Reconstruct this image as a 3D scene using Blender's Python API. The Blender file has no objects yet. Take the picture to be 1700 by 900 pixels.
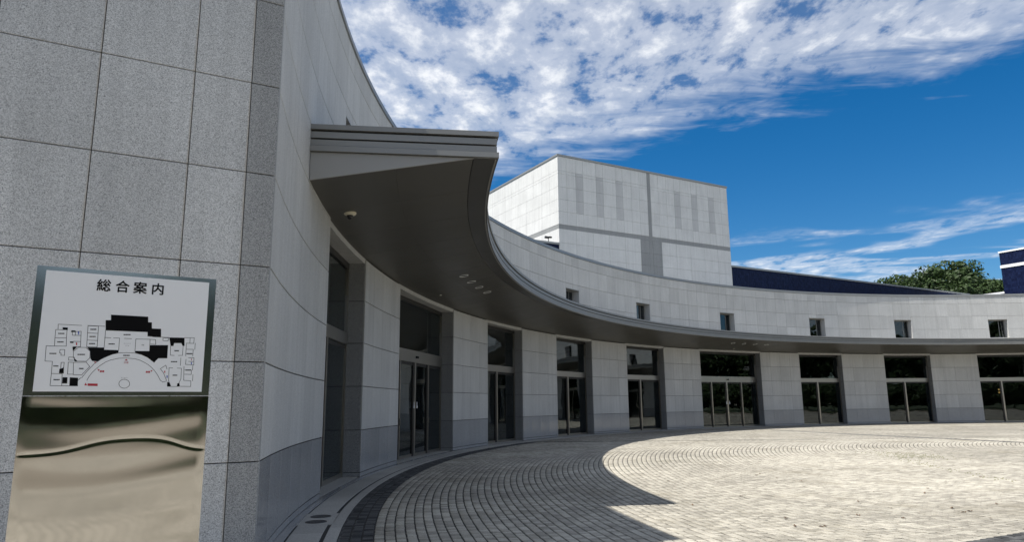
import bpy, bmesh, math, random
import numpy as np
from mathutils import Matrix, Vector
R_ = math.radians
scene = bpy.context.scene
COL = scene.collection
random.seed(7); rng = np.random.default_rng(7)

# ------------------------------------------------------------------ camera
cam_d = bpy.data.cameras.new('camera'); cam = bpy.data.objects.new('camera', cam_d); COL.objects.link(cam)
cam_d.sensor_fit = 'HORIZONTAL'; cam_d.sensor_width = 36.0; cam_d.lens = 1178.93/1700*36
cam_d.clip_start = 0.05; cam_d.clip_end = 3000
CR = Vector((0.99995568, 0.00174581, -0.00925180)); CU = Vector((0.00941508, -0.18541893, 0.98261446)); CF = Vector((0, 0.98265801, 0.18542714))
CP = Vector((0, 0, 1.6))
M = Matrix.Identity(4)
for i in range(3):
    M[i][0] = CR[i]; M[i][1] = CU[i]; M[i][2] = -CF[i]; M[i][3] = CP[i]
cam.matrix_world = M
scene.camera = cam

# ------------------------------------------------------------------ sky and sun
SUN_AZ, SUN_EL = 198.5, 63.5          # degrees, azimuth counted from +x towards +y
sd = Vector((math.cos(R_(SUN_AZ))*math.cos(R_(SUN_EL)), math.sin(R_(SUN_AZ))*math.cos(R_(SUN_EL)), math.sin(R_(SUN_EL))))
w = bpy.data.worlds.new('World'); scene.world = w; w.use_nodes = True
wn = w.node_tree.nodes; wl = w.node_tree.links; wn.clear()
def N(nodes, t, **k):
    n = nodes.new(t)
    for a, b in k.items():
        if a.startswith('i_'):
            n.inputs[a[2:].replace('_', ' ')].default_value = b
        else: setattr(n, a, b)
    return n
def math_node(nodes, links, op, a, b=None, c=None, clamp=False):
    n = nodes.new('ShaderNodeMath'); n.operation = op; n.use_clamp = clamp
    for i, v in enumerate((a, b, c)):
        if v is None: continue
        if isinstance(v, (int, float)): n.inputs[i].default_value = v
        else: links.new(v, n.inputs[i])
    return n.outputs[0]
def ramp(nodes, links, fac, stops, interp='LINEAR'):
    n = nodes.new('ShaderNodeValToRGB'); n.color_ramp.interpolation = interp
    el = n.color_ramp.elements
    while len(el) < len(stops): el.new(0.5)
    for e, (p, c) in zip(el, stops):
        e.position = p; e.color = (c, c, c, 1) if isinstance(c, (int, float)) else (*c, 1)
    links.new(fac, n.inputs[0]); return n.outputs[0]
def build_world():
    sky = N(wn, 'ShaderNodeTexSky', sky_type='NISHITA', sun_disc=False, sun_elevation=R_(SUN_EL),
            sun_rotation=math.atan2(sd.x, sd.y), altitude=100, air_density=1.0, dust_density=0.0, ozone_density=5.0)
    gam = N(wn, 'ShaderNodeGamma', i_Gamma=1.0); wl.new(sky.outputs[0], gam.inputs[0])
    hsv = N(wn, 'ShaderNodeHueSaturation', i_Saturation=1.37, i_Value=1.0); wl.new(gam.outputs[0], hsv.inputs['Color'])
    bg = N(wn, 'ShaderNodeBackground', i_Strength=0.074); wl.new(hsv.outputs[0], bg.inputs[0])
    tc = N(wn, 'ShaderNodeTexCoord'); sep = N(wn, 'ShaderNodeSeparateXYZ'); wl.new(tc.outputs['Generated'], sep.inputs[0])
    mn = lambda op, a, b=None, c=None, clamp=False: math_node(wn, wl, op, a, b, c, clamp)
    z = mn('MAXIMUM', sep.outputs[2], 0.02)
    px = mn('DIVIDE', sep.outputs[0], z); py = mn('DIVIDE', sep.outputs[1], z)
    cmb = N(wn, 'ShaderNodeCombineXYZ'); wl.new(px, cmb.inputs[0]); wl.new(py, cmb.inputs[1])
    def noise(scale, detail, rough, vec, dist=0.0, off=(0, 0, 0), sc=(1, 1, 1), rz=0):
        mp = N(wn, 'ShaderNodeMapping'); mp.inputs['Location'].default_value = off; mp.inputs['Scale'].default_value = sc
        mp.inputs['Rotation'].default_value = (0, 0, rz)
        wl.new(vec, mp.inputs[0])
        n = N(wn, 'ShaderNodeTexNoise', i_Scale=scale, i_Detail=detail, i_Roughness=rough, i_Distortion=dist)
        wl.new(mp.outputs[0], n.inputs['Vector']); return n.outputs[0]
    big = noise(1.3, 2, 0.5, cmb.outputs[0], off=(3.1, 1.7, 0))
    puff = noise(7.6, 7, 0.62, cmb.outputs[0], 0.12, off=(1.4, 2.2, 0), sc=(1.0, 0.62, 1))
    wisp = noise(2.6, 4, 0.6, cmb.outputs[0], 0.5, off=(5, 0.3, 2), sc=(1.0, 2.2, 1), rz=R_(37))
    # altocumulus bank with a feathered edge running across the sky, a second thinner bank beyond it
    s = mn('ADD', py, mn('MULTIPLY', px, 0.75))
    s = mn('ADD', s, mn('MULTIPLY', mn('SUBTRACT', wisp, 0.5), 1.3))
    s = mn('ADD', s, mn('MULTIPLY', mn('SUBTRACT', puff, 0.5), 0.5))
    bank = ramp(wn, wl, mn('DIVIDE', s, 10.0), [(0.0, 1.0), (0.245, 1.0), (0.315, 0.0), (0.50, 0.0), (0.64, 0.85), (0.76, 0.75), (1.0, 0.7)], 'EASE')
    dens = mn('ADD', mn('MULTIPLY', puff, 0.78), mn('MULTIPLY', big, 0.22))
    d = ramp(wn, wl, dens, [(0.375, 0.0), (0.495, 0.46), (0.655, 1.0)], 'EASE')
    veil = mn('ADD', mn('MULTIPLY', d, 0.86), 0.08)
    torn = ramp(wn, wl, noise(0.75, 3, 0.55, cmb.outputs[0], 0.6, off=(2.0, 4.4, 1), sc=(1.0, 1.7, 1), rz=R_(30)), [(0.43, 0.0), (0.58, 1.0)], 'EASE')
    nearby = ramp(wn, wl, mn('DIVIDE', s, 10.0), [(0.40, 1.0), (0.46, 0.0)])
    cov = mn('MULTIPLY', mn('MULTIPLY', veil, bank), mn('MAXIMUM', torn, nearby), clamp=True)
    # thick parts are whiter, thin parts and undersides a little greyer
    lum = ramp(wn, wl, mn('MULTIPLY', mn('SUBTRACT', noise(7.6, 3, 0.6, cmb.outputs[0], 0.0, off=(1.44, 2.26, 0), sc=(1.0, 0.62, 1)), 0.25), 1.8, clamp=True), [(0.0, (0.60, 0.64, 0.70)), (0.5, (0.78, 0.80, 0.83)), (1.0, (0.95, 0.95, 0.95))])
    cb = N(wn, 'ShaderNodeBackground', i_Strength=0.88); wl.new(lum, cb.inputs[0])
    mix = N(wn, 'ShaderNodeMixShader'); wl.new(cov, mix.inputs[0]); wl.new(bg.outputs[0], mix.inputs[1]); wl.new(cb.outputs[0], mix.inputs[2])
    out = N(wn, 'ShaderNodeOutputWorld'); wl.new(mix.outputs[0], out.inputs[0])
build_world()
sl = bpy.data.lights.new('sun', 'SUN'); sl.energy = 5.0; sl.angle = R_(0.53); sl.color = (1.0, 0.955, 0.88)
so = bpy.data.objects.new('sun', sl); COL.objects.link(so); so.rotation_euler = sd.to_track_quat('Z', 'Y').to_euler(); so.location = (0, 0, 60)
vs = scene.view_settings; vs.view_transform = 'Standard'; vs.look = 'None'; vs.gamma = 1.0; vs.exposure = 0.52; vs.use_curve_mapping = False
scene.cycles.max_bounces = 6; scene.cycles.diffuse_bounces = 3; scene.cycles.glossy_bounces = 3; scene.cycles.transparent_max_bounces = 12
scene.cycles.caustics_reflective = False; scene.cycles.caustics_refractive = False

# ------------------------------------------------------------------ measures (metres)
OX, OY, RW = 34.849, 15.951, 38.388          # centre and radius of the curved facade
RC = 35.387                                  # canopy edge
TH0, TH1 = 192.80, 50.2                      # ends of the arc, degrees
COURSE = [0.0, 0.10, 1.055, 2.06, 3.07, 4.08, 5.09]
UPPER = [6.03, 6.97, 7.96, 8.95, 9.50]
PILLARS = [(178.62, 173.18), (164.65, 159.21), (153.65, 148.20), (142.62, 137.10), (131.41, 125.89), (117.10, 111.65),
           (105.89, 100.47), (94.78, 89.33), (83.70, 78.25), (69.70, 64.35)]
OPEN = [(184.33, 178.62), (173.18, 164.65), (159.21, 153.65), (148.20, 142.62), (137.10, 131.41), (125.89, 117.10),
        (111.65, 105.89), (100.47, 94.78), (89.33, 83.70), (78.25, 69.70), (64.35, 58.70)]
WIDE = {1, 5, 9}

# ------------------------------------------------------------------ helpers
def tag(o, label=None, cat=None, group=None, kind=None):
    if label: o['label'] = label
    if cat: o['category'] = cat
    if group: o['group'] = group
    if kind: o['kind'] = kind
    return o
def link(o, parent=None, loc=None, rz=None):
    COL.objects.link(o)
    if parent is not None: o.parent = parent
    if loc is not None: o.location = loc
    if rz is not None: o.rotation_euler = (0, 0, rz)
    return o
def empty(name, loc=(0, 0, 0), rz=0):
    o = bpy.data.objects.new(name, None); o.empty_display_size = 0.3
    return link(o, None, loc, rz)
def mesh(name, verts, faces, mat, smooth=False):
    m = bpy.data.meshes.new(name); m.from_pydata([tuple(v) for v in verts], [], faces); m.update()
    if mat: m.materials.append(mat)
    if smooth:
        m.polygons.foreach_set('use_smooth', [True]*len(m.polygons))
    return m
def obj(name, me, parent=None, loc=None, rz=None):
    return link(bpy.data.objects.new(name, me), parent, loc, rz)
class MB:
    """collects boxes, tubes and sweeps of one single piece"""
    def __init__(s): s.v = []; s.f = []
    def add(s, vs, fs):
        n = len(s.v); s.v += [tuple(v) for v in vs]; s.f += [tuple(i+n for i in f) for f in fs]
    def box(s, a, b):
        x0, y0, z0 = a; x1, y1, z1 = b
        s.add([(x0,y0,z0),(x1,y0,z0),(x1,y1,z0),(x0,y1,z0),(x0,y0,z1),(x1,y0,z1),(x1,y1,z1),(x0,y1,z1)],
              [(0,3,2,1),(4,5,6,7),(0,1,5,4),(1,2,6,5),(2,3,7,6),(3,0,4,7)])
    def sweep(s, prof, t0, t1, n, caps=True):
        """closed (r,z) profile swept about the arc centre from t0 to t1 degrees"""
        k = len(prof); vs = []; fs = []
        for i in range(n+1):
            t = R_(t0+(t1-t0)*i/n); c, q = math.cos(t), math.sin(t)
            vs += [(r*c, r*q, z) for r, z in prof]
        for i in range(n):
            for j in range(k):
                a = i*k+j; b = i*k+(j+1) % k
                fs.append((a, b, b+k, a+k))
        if caps: fs += [tuple(range(k))[::-1], tuple(n*k+j for j in range(k))]
        s.add(vs, fs)
    def tube(s, p0, p1, r0, r1, n=8):
        p0 = Vector(p0); p1 = Vector(p1); d = (p1-p0).normalized()
        u = d.orthogonal().normalized(); v = d.cross(u); vs = []
        for p, r in ((p0, r0), (p1, r1)):
            vs += [p+(u*math.cos(2*math.pi*i/n)+v*math.sin(2*math.pi*i/n))*r for i in range(n)]
        s.add(vs, [(i, (i+1) % n, (i+1) % n+n, i+n) for i in range(n)]+[tuple(range(n))[::-1], tuple(range(n, 2*n))])
    def lathe(s, prof, n=20, c=(0, 0, 0)):
        k = len(prof); vs = []
        for i in range(n):
            t = 2*math.pi*i/n; vs += [(c[0]+r*math.cos(t), c[1]+r*math.sin(t), c[2]+z) for r, z in prof]
        s.add(vs, [(i*k+j, ((i+1) % n)*k+j, ((i+1) % n)*k+j+1, i*k+j+1) for i in range(n) for j in range(k-1)])
    def mesh(s, name, mat, smooth=False): return mesh(name, s.v, s.f, mat, smooth)
    def obj(s, name, mat, parent=None, loc=None, rz=None, smooth=False): return obj(name, s.mesh(name, mat, smooth), parent, loc, rz)

# ------------------------------------------------------------------ materials
def new_mat(name):
    m = bpy.data.materials.new(name); m.use_nodes = True
    nt = m.node_tree; b = nt.nodes['Principled BSDF']; return m, nt.nodes, nt.links, b
def mixc(nodes, links, fac, a, b, mode='MIX'):
    n = nodes.new('ShaderNodeMix'); n.data_type = 'RGBA'; n.blend_type = mode
    for sock, v in ((n.inputs[0], fac), (n.inputs[6], a), (n.inputs[7], b)):
        if isinstance(v, (int, float)): sock.default_value = v
        elif isinstance(v, tuple): sock.default_value = (*v, 1)
        else: links.new(v, sock)
    return n.outputs[2]
def tex(nodes, links, kind, scale, vec=None, **k):
    n = nodes.new(kind); n.inputs['Scale'].default_value = scale
    for a, b in k.items(): n.inputs[a].default_value = b
    if vec is not None: links.new(vec, n.inputs['Vector'])
    return n
def bump(nodes, links, h, b, dist, strength=1.0):
    n = nodes.new('ShaderNodeBump'); n.inputs['Distance'].default_value = dist; n.inputs['Strength'].default_value = strength
    links.new(h, n.inputs['Height']); links.new(n.outputs[0], b.inputs['Normal'])
def world_pos(nodes):
    return nodes.new('ShaderNodeNewGeometry').outputs['Position']
def granite(name, dark, mid, light, scale, contrast, rough, streak=0.12, bmp=0.002, var=0.12, spec=0.35, seal=False):
    m, n, l, b = new_mat(name); pos = world_pos(n)
    n1 = tex(n, l, 'ShaderNodeTexNoise', scale, pos, Detail=2.0, Roughness=0.75).outputs[0]
    v1 = tex(n, l, 'ShaderNodeTexVoronoi', scale*1.3, pos).outputs['Color']
    sp = n.new('ShaderNodeSeparateColor'); l.new(v1, sp.inputs[0])
    f = math_node(n, l, 'ADD', math_node(n, l, 'MULTIPLY', n1, 1-contrast*0.5), math_node(n, l, 'MULTIPLY', sp.outputs[0], contrast*0.5))
    c = ramp(n, l, f, [(0.28, dark), (0.5, mid), (0.74, light)])
    # slab to slab variation, and rain streaks running down the stone
    oi = n.new('ShaderNodeObjectInfo')
    vv = math_node(n, l, 'ADD', math_node(n, l, 'MULTIPLY', oi.outputs['Random'], var), 1-var/2)
    mp = n.new('ShaderNodeMapping'); mp.inputs['Scale'].default_value = (5, 5, 0.22); l.new(pos, mp.inputs[0])
    st = tex(n, l, 'ShaderNodeTexNoise', 1.3, mp.outputs[0], Detail=2.5, Roughness=0.6).outputs[0]
    st = math_node(n, l, 'ADD', math_node(n, l, 'MULTIPLY', ramp(n, l, st, [(0.35, 0.0), (0.7, 1.0)]), streak), 1-streak)
    bl = tex(n, l, 'ShaderNodeTexNoise', 0.9, pos, Detail=2.0).outputs[0]
    bl = math_node(n, l, 'ADD', math_node(n, l, 'MULTIPLY', bl, 0.22), 0.89)
    k = math_node(n, l, 'MULTIPLY', math_node(n, l, 'MULTIPLY', vv, st), bl)
    vm = n.new('ShaderNodeVectorMath'); vm.operation = 'SCALE'; l.new(c, vm.inputs[0]); l.new(k, vm.inputs['Scale'])
    cout = vm.outputs[0]
    if seal:
        tco = n.new('ShaderNodeTexCoord'); sxyz = n.new('ShaderNodeSeparateXYZ'); l.new(tco.outputs['Object'], sxyz.inputs[0])
        nz = tex(n, l, 'ShaderNodeTexNoise', 2.2, pos, Detail=3.0).outputs[0]
        e = math_node(n, l, 'DIVIDE', sxyz.outputs[1], math_node(n, l, 'MULTIPLY', nz, 0.05))
        e = ramp(n, l, e, [(0.15, 0.55), (1.0, 0.0)])
        cout = mixc(n, l, e, cout, (0.40, 0.335, 0.24))
    l.new(cout, b.inputs['Base Color'])
    b.inputs['Roughness'].default_value = rough; b.inputs['Specular IOR Level'].default_value = spec
    if bmp: bump(n, l, n1, b, bmp)
    return m
def plain(name, col, rough=0.5, metal=0.0, var=0.1, scale=3.0, bmp=0.0, spec=0.5, aniso=None):
    m, n, l, b = new_mat(name); pos = world_pos(n)
    t = tex(n, l, 'ShaderNodeTexNoise', scale, pos, Detail=3.0, Roughness=0.6).outputs[0]
    oi = n.new('ShaderNodeObjectInfo')
    k = math_node(n, l, 'ADD', math_node(n, l, 'MULTIPLY', t, var*1.4), 1-var*0.7)
    k = math_node(n, l, 'MULTIPLY', k, math_node(n, l, 'ADD', math_node(n, l, 'MULTIPLY', oi.outputs['Random'], var*0.6), 1-var*0.3))
    vm = n.new('ShaderNodeVectorMath'); vm.operation = 'SCALE'; vm.inputs[0].default_value = col; l.new(k, vm.inputs['Scale'])
    l.new(vm.outputs[0], b.inputs['Base Color'])
    b.inputs['Metallic'].default_value = metal; b.inputs['Specular IOR Level'].default_value = spec
    ra = 0.16 if metal < 0.5 else 0.02
    l.new(math_node(n, l, 'ADD', math_node(n, l, 'MULTIPLY', t, ra), rough-ra/2), b.inputs['Roughness'])
    if bmp: bump(n, l, t, b, bmp)
    return m
MAT = {}
MAT['granite'] = granite('flamed_grey_granite', (0.42, 0.42, 0.41), (0.56, 0.56, 0.545), (0.67, 0.665, 0.645), 70, 0.5, 0.75, 0.10, 0.0, 0.14)
MAT['polished'] = granite('polished_grey_granite', (0.27, 0.275, 0.28), (0.37, 0.375, 0.38), (0.47, 0.47, 0.47), 60, 0.5, 0.13, 0.05, 0.0, spec=0.6)
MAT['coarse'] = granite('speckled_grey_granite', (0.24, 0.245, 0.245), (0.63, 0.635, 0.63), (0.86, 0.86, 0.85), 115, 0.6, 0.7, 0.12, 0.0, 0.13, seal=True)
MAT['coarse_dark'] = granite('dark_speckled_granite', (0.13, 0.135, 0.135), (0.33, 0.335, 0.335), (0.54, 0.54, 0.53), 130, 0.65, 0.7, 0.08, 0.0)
MAT['joint'] = plain('dark_joint_filler', (0.035, 0.034, 0.032), 0.9)
MAT['tower'] = granite('pale_concrete_panel', (0.58, 0.585, 0.58), (0.68, 0.685, 0.68), (0.75, 0.75, 0.745), 25, 0.3, 0.8, 0.10, 0.0, 0.05)
MAT['tower_dark'] = granite('grey_concrete_panel', (0.24, 0.25, 0.255), (0.30, 0.31, 0.315), (0.35, 0.355, 0.36), 25, 0.3, 0.8, 0.10, 0.0, 0.05)
MAT['tower_strip'] = granite('mid_grey_concrete_panel', (0.46, 0.465, 0.47), (0.525, 0.53, 0.535), (0.57, 0.57, 0.57), 25, 0.3, 0.8, 0.08, 0.0, 0.04)
MAT['coping'] = plain('grey_metal_coping', (0.33, 0.33, 0.32), 0.45, 0.6)
MAT['fascia'] = plain('grey_coated_metal', (0.26, 0.258, 0.245), 0.38, 0.35, 0.12, 2.0)
MAT['soffit'] = plain('dark_bronze_panel', (0.105, 0.100, 0.086), 0.42, 0.2, 0.14, 0.8)
MAT['soffit_dark'] = plain('darker_bronze_edge', (0.08, 0.077, 0.069), 0.42, 0.2, 0.12, 0.8)
MAT['end_plate'] = plain('pale_coated_metal', (0.34, 0.335, 0.32), 0.45, 0.1, 0.06, 1.2)
MAT['groove'] = plain('black_groove', (0.02, 0.02, 0.02), 0.7)
MAT['steel'] = plain('brushed_stainless_steel', (0.50, 0.475, 0.43), 0.3, 1.0, 0.03, 0.7)
MAT['dark_frame'] = plain('dark_bronze_frame', (0.05, 0.048, 0.045), 0.35, 0.6)
MAT['jamb'] = plain('bronze_steel_jamb', (0.36, 0.335, 0.29), 0.3, 0.9, 0.03, 0.7)
MAT['trim'] = plain('pale_metal_trim', (0.40, 0.385, 0.35), 0.4, 0.5)
MAT['slab'] = granite('pale_paving_slab', (0.27, 0.265, 0.245), (0.37, 0.36, 0.335), (0.45, 0.44, 0.41), 40, 0.4, 0.7, 0.0, 0.001, 0.14)
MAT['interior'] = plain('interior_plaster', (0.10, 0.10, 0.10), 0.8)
MAT['white'] = plain('white_enamel', (0.82, 0.83, 0.845), 0.35, 0.0, 0.02)
MAT['black_ink'] = plain('black_print', (0.003, 0.003, 0.0035), 0.6, 0.0, 0.0, spec=0.1)
MAT['red_ink'] = plain('red_print', (0.42, 0.015, 0.035), 0.4, 0.0, 0.0)
MAT['blue_ink'] = plain('blue_print', (0.05, 0.10, 0.45), 0.4, 0.0, 0.0)
MAT['cream'] = plain('cream_plastic', (0.72, 0.66, 0.50), 0.4, 0.0, 0.03)
MAT['black_plastic'] = plain('black_plastic', (0.015, 0.015, 0.017), 0.12, 0.0, 0.03)
MAT['iron'] = plain('cast_iron_cover', (0.09, 0.09, 0.092), 0.5, 0.6, 0.2, 30)
MAT['bark'] = plain('bark', (0.075, 0.058, 0.042), 0.9, 0, 0.4, 8, 0.02)
MAT['roofing'] = plain('grey_roof_sheet', (0.30, 0.30, 0.29), 0.8)
def glass_mat():
    m, n, l, b = new_mat('tinted_glass'); n.remove(b)
    lw = n.new('ShaderNodeLayerWeight'); lw.inputs['Blend'].default_value = 0.5
    f5 = math_node(n, l, 'POWER', lw.outputs['Facing'], 4.0)
    fac = math_node(n, l, 'ADD', math_node(n, l, 'MULTIPLY', f5, 0.85), 0.06, clamp=True)
    tr = n.new('ShaderNodeBsdfTransparent'); tr.inputs[0].default_value = (0.42, 0.48, 0.48, 1)
    gl = n.new('ShaderNodeBsdfGlossy'); gl.inputs['Roughness'].default_value = 0.0; gl.inputs[0].default_value = (0.92, 0.97, 1, 1)
    nz = tex(n, l, 'ShaderNodeTexNoise', 0.8, world_pos(n), Detail=1.0).outputs[0]
    bn = n.new('ShaderNodeBump'); bn.inputs['Distance'].default_value = 0.004; l.new(nz, bn.inputs['Height']); l.new(bn.outputs[0], gl.inputs['Normal'])
    mx = n.new('ShaderNodeMixShader'); l.new(fac, mx.inputs[0]); l.new(tr.outputs[0], mx.inputs[1]); l.new(gl.outputs[0], mx.inputs[2])
    l.new(mx.outputs[0], n['Material Output'].inputs[0]); return m
MAT['glass'] = glass_mat()
def blue_tile():
    m, n, l, b = new_mat('navy_glazed_tile')
    tc = n.new('ShaderNodeTexCoord')
    br = n.new('ShaderNodeTexBrick'); l.new(tc.outputs['UV'], br.inputs[0])
    br.offset = 0.0
    br.inputs['Color1'].default_value = (0.004, 0.008, 0.034, 1); br.inputs['Color2'].default_value = (0.011, 0.020, 0.066, 1)
    br.inputs['Mortar'].default_value = (0.006, 0.009, 0.03, 1); br.inputs['Scale'].default_value = 1.0
    br.inputs['Mortar Size'].default_value = 0.012; br.inputs['Brick Width'].default_value = 0.13; br.inputs['Row Height'].default_value = 0.27; br.inputs['Bias'].default_value = -0.1
    l.new(br.outputs[0], b.inputs['Base Color']); b.inputs['Roughness'].default_value = 0.45; b.inputs['Specular IOR Level'].default_value = 0.12
    bump(n, l, tex(n, l, 'ShaderNodeTexNoise', 4.0, tc.outputs['UV'], Detail=3.0).outputs[0], b, 0.02)
    return m
MAT['navy'] = blue_tile()
def sett_mat(name, joints, base_a, base_b, dark=False):
    """stone setts laid in rings about the arc centre; with joints=True the rings are drawn for ground too far to build"""
    m, n, l, b = new_mat(name); pos = world_pos(n)
    mn = lambda op, a, c=None, d=None, clamp=False: math_node(n, l, op, a, c, d, clamp)
    sp = n.new('ShaderNodeSeparateXYZ'); l.new(pos, sp.inputs[0])
    dx = mn('SUBTRACT', OX, sp.outputs[0]); dy = mn('SUBTRACT', OY, sp.outputs[1])
    r = mn('SQRT', mn('ADD', mn('MULTIPLY', dx, dx), mn('MULTIPLY', dy, dy)))
    th = mn('ARCTAN2', dy, dx)
    row = mn('DIVIDE', mn('SUBTRACT', 37.20, r), SETT)
    ri = mn('FLOOR', row); rc = mn('SUBTRACT', 37.20, mn('MULTIPLY', mn('ADD', ri, 0.5), SETT))
    s = mn('ADD', mn('MULTIPLY', th, mn('DIVIDE', rc, SETW)), mn('MULTIPLY', ri, 0.618))
    ci = mn('FLOOR', s)
    cv = n.new('ShaderNodeCombineXYZ'); l.new(ri, cv.inputs[0]); l.new(ci, cv.inputs[1])
    wnz = n.new('ShaderNodeTexWhiteNoise'); wnz.noise_dimensions = '2D'; l.new(cv.outputs[0], wnz.inputs[0])
    c = ramp(n, l, wnz.outputs[0], [(0.0, base_a), (1.0, base_b)])
    big = tex(n, l, 'ShaderNodeTexNoise', 0.16, pos, Detail=3.0, Roughness=0.62).outputs[0]
    mid = tex(n, l, 'ShaderNodeTexNoise', 1.1, pos, Detail=3.0, Roughness=0.7).outputs[0]
    fin = tex(n, l, 'ShaderNodeTexNoise', 55, pos, Detail=2.0, Roughness=0.7).outputs[0]
    k = mn('ADD', mn('MULTIPLY', ramp(n, l, big, [(0.36, 0.0), (0.62, 1.0)]), 0.30), 0.78)
    k = mn('MULTIPLY', k, mn('ADD', mn('MULTIPLY', mid, 0.5), 0.74))
    k = mn('MULTIPLY', k, mn('ADD', mn('MULTIPLY', ramp(n, l, fin, [(0.3, 0.0), (0.7, 1.0)]), 0.5), 0.75))
    vm = n.new('ShaderNodeVectorMath'); vm.operation = 'SCALE'; l.new(c, vm.inputs[0]); l.new(k, vm.inputs['Scale'])
    col = vm.outputs[0]
    if not dark:
        stn = tex(n, l, 'ShaderNodeTexNoise', 0.42, pos, Detail=4.0, Roughness=0.72).outputs[0]
        col = mixc(n, l, mn('MULTIPLY', ramp(n, l, stn, [(0.52, 0.0), (0.72, 1.0)]), 0.55), col, (0.17, 0.15, 0.105))
    h = fin
    if joints:
        fr = mn('FRACT', row); fs = mn('FRACT', s)
        e1 = mn('MINIMUM', fr, mn('SUBTRACT', 1.0, fr)); e2 = mn('MINIMUM', fs, mn('SUBTRACT', 1.0, fs))
        wob = mn('MULTIPLY', mn('SUBTRACT', tex(n, l, 'ShaderNodeTexNoise', 9.0, pos, Detail=2.0).outputs[0], 0.5), 0.06)
        j = ramp(n, l, mn('MINIMUM', mn('ADD', e1, wob), mn('ADD', mn('MULTIPLY', e2, 1.0), 0.028)), [(0.05, 1.0), (0.085, 0.0)])
        # darker laid strips: two straight lines of dark stone, then asphalt beyond the plaza
        def strip(x0, y0, ang, half, lo, hi):
            ca, sa = math.cos(ang), math.sin(ang)
            al = mn('ADD', mn('MULTIPLY', mn('SUBTRACT', sp.outputs[0], x0), ca), mn('MULTIPLY', mn('SUBTRACT', sp.outputs[1], y0), sa))
            ac = mn('ABSOLUTE', mn('ADD', mn('MULTIPLY', mn('SUBTRACT', sp.outputs[0], x0), -sa), mn('MULTIPLY', mn('SUBTRACT', sp.outputs[1], y0), ca)))
            return mn('MULTIPLY', mn('LESS_THAN', ac, half), mn('MULTIPLY', mn('GREATER_THAN', al, lo), mn('LESS_THAN', al, hi)))
        st = strip(*STRIP_A)
        col = mixc(n, l, mn('MULTIPLY', st, 0.85), col, (0.085, 0.088, 0.092))
        st = strip(*STRIP_B)
        col = mixc(n, l, mn('MULTIPLY', st, 0.85), col, (0.085, 0.088, 0.092))
        col = mixc(n, l, mn('MULTIPLY', j, 0.9), col, (0.03, 0.028, 0.024))
        out = mn('GREATER_THAN', mn('ADD', r, mn('MULTIPLY', big, 3.0)), 41.5)
        col = mixc(n, l, out, col, (0.22, 0.196, 0.16))
        out = mn('GREATER_THAN', mn('ADD', r, mn('MULTIPLY', big, 3.0)), 52.0)
        col = mixc(n, l, out, col, (0.05, 0.065, 0.028))
        h = mn('SUBTRACT', mn('MULTIPLY', fin, 0.4), j)
    l.new(col, b.inputs['Base Color']); b.inputs['Roughness'].default_value = 0.8; b.inputs['Specular IOR Level'].default_value = 0.3
    bump(n, l, h, b, 0.006 if not joints else 0.008)
    return m
SETT, SETW = 0.1335, 0.108
STRIP_A = (17.7, 34.3, math.atan2(-12.9, 3.6), 0.24, -9.0, 16.0)
STRIP_B = (5.32, 8.36, R_(29.3), 0.32, -1.2, 60.0)
LA, LB = (0.27, 0.252, 0.213), (0.465, 0.436, 0.370)
MAT['sett'] = sett_mat('pale_stone_sett', False, LA, LB)
MAT['dark_sett'] = sett_mat('dark_stone_sett', False, (0.03, 0.031, 0.032), (0.10, 0.10, 0.10), True)
MAT['ground'] = sett_mat('ringed_sett_ground', True, LA, LB)
MAT['mortar'] = plain('dark_mortar_bed', (0.026, 0.024, 0.021), 0.95, 0, 0.3, 20)
def leaf_mat(name, a, b_, t=0.25):
    m, n, l, b = new_mat(name); pos = world_pos(n)
    v = tex(n, l, 'ShaderNodeTexNoise', 0.9, pos, Detail=3.0).outputs[0]
    f = tex(n, l, 'ShaderNodeTexWhiteNoise', 1, None) if False else tex(n, l, 'ShaderNodeTexNoise', 7.0, pos, Detail=2.0)
    k = math_node(n, l, 'ADD', math_node(n, l, 'MULTIPLY', v, 0.6), math_node(n, l, 'MULTIPLY', f.outputs[0], 0.4))
    c = ramp(n, l, k, [(0.32, a), (0.68, b_)])
    l.new(c, b.inputs['Base Color']); b.inputs['Roughness'].default_value = 0.55; b.inputs['Specular IOR Level'].default_value = 0.3
    tl = n.new('ShaderNodeBsdfTranslucent'); l.new(c, tl.inputs[0])
    mx = n.new('ShaderNodeMixShader'); mx.inputs[0].default_value = t; l.new(b.outputs[0], mx.inputs[1]); l.new(tl.outputs[0], mx.inputs[2])
    l.new(mx.outputs[0], n['Material Output'].inputs[0]); return m
MAT['leaf'] = leaf_mat('broad_leaf', (0.022, 0.044, 0.013), (0.058, 0.098, 0.029))
MAT['leaf_dark'] = leaf_mat('dark_leaf', (0.020, 0.040, 0.013), (0.060, 0.095, 0.028))
MAT['dead_leaf'] = plain('dead_leaf', (0.10, 0.055, 0.025), 0.8, 0, 0.6, 40)
MAT['moss'] = leaf_mat('moss', (0.10, 0.11, 0.03), (0.20, 0.20, 0.07), 0.1)
def wavy_steel():
    m, n, l, b = new_mat('mirror_steel_sheet'); pos = world_pos(n)
    b.inputs['Base Color'].default_value = (0.52, 0.50, 0.465, 1); b.inputs['Metallic'].default_value = 1.0; b.inputs['Roughness'].default_value = 0.06
    return m
MAT['sign_steel'] = wavy_steel()
MAT['sign_frame'] = plain('dull_steel_edge', (0.42, 0.45, 0.43), 0.14, 1.0, 0.05)
def emis(name, col, s):
    m, n, l, b = new_mat(name); b.inputs['Emission Color'].default_value = (*col, 1); b.inputs['Emission Strength'].default_value = s
    b.inputs['Base Color'].default_value = (*col, 1); return m
MAT['lamp'] = emis('warm_lamp_globe', (1.0, 0.5, 0.16), 1.0)

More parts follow.
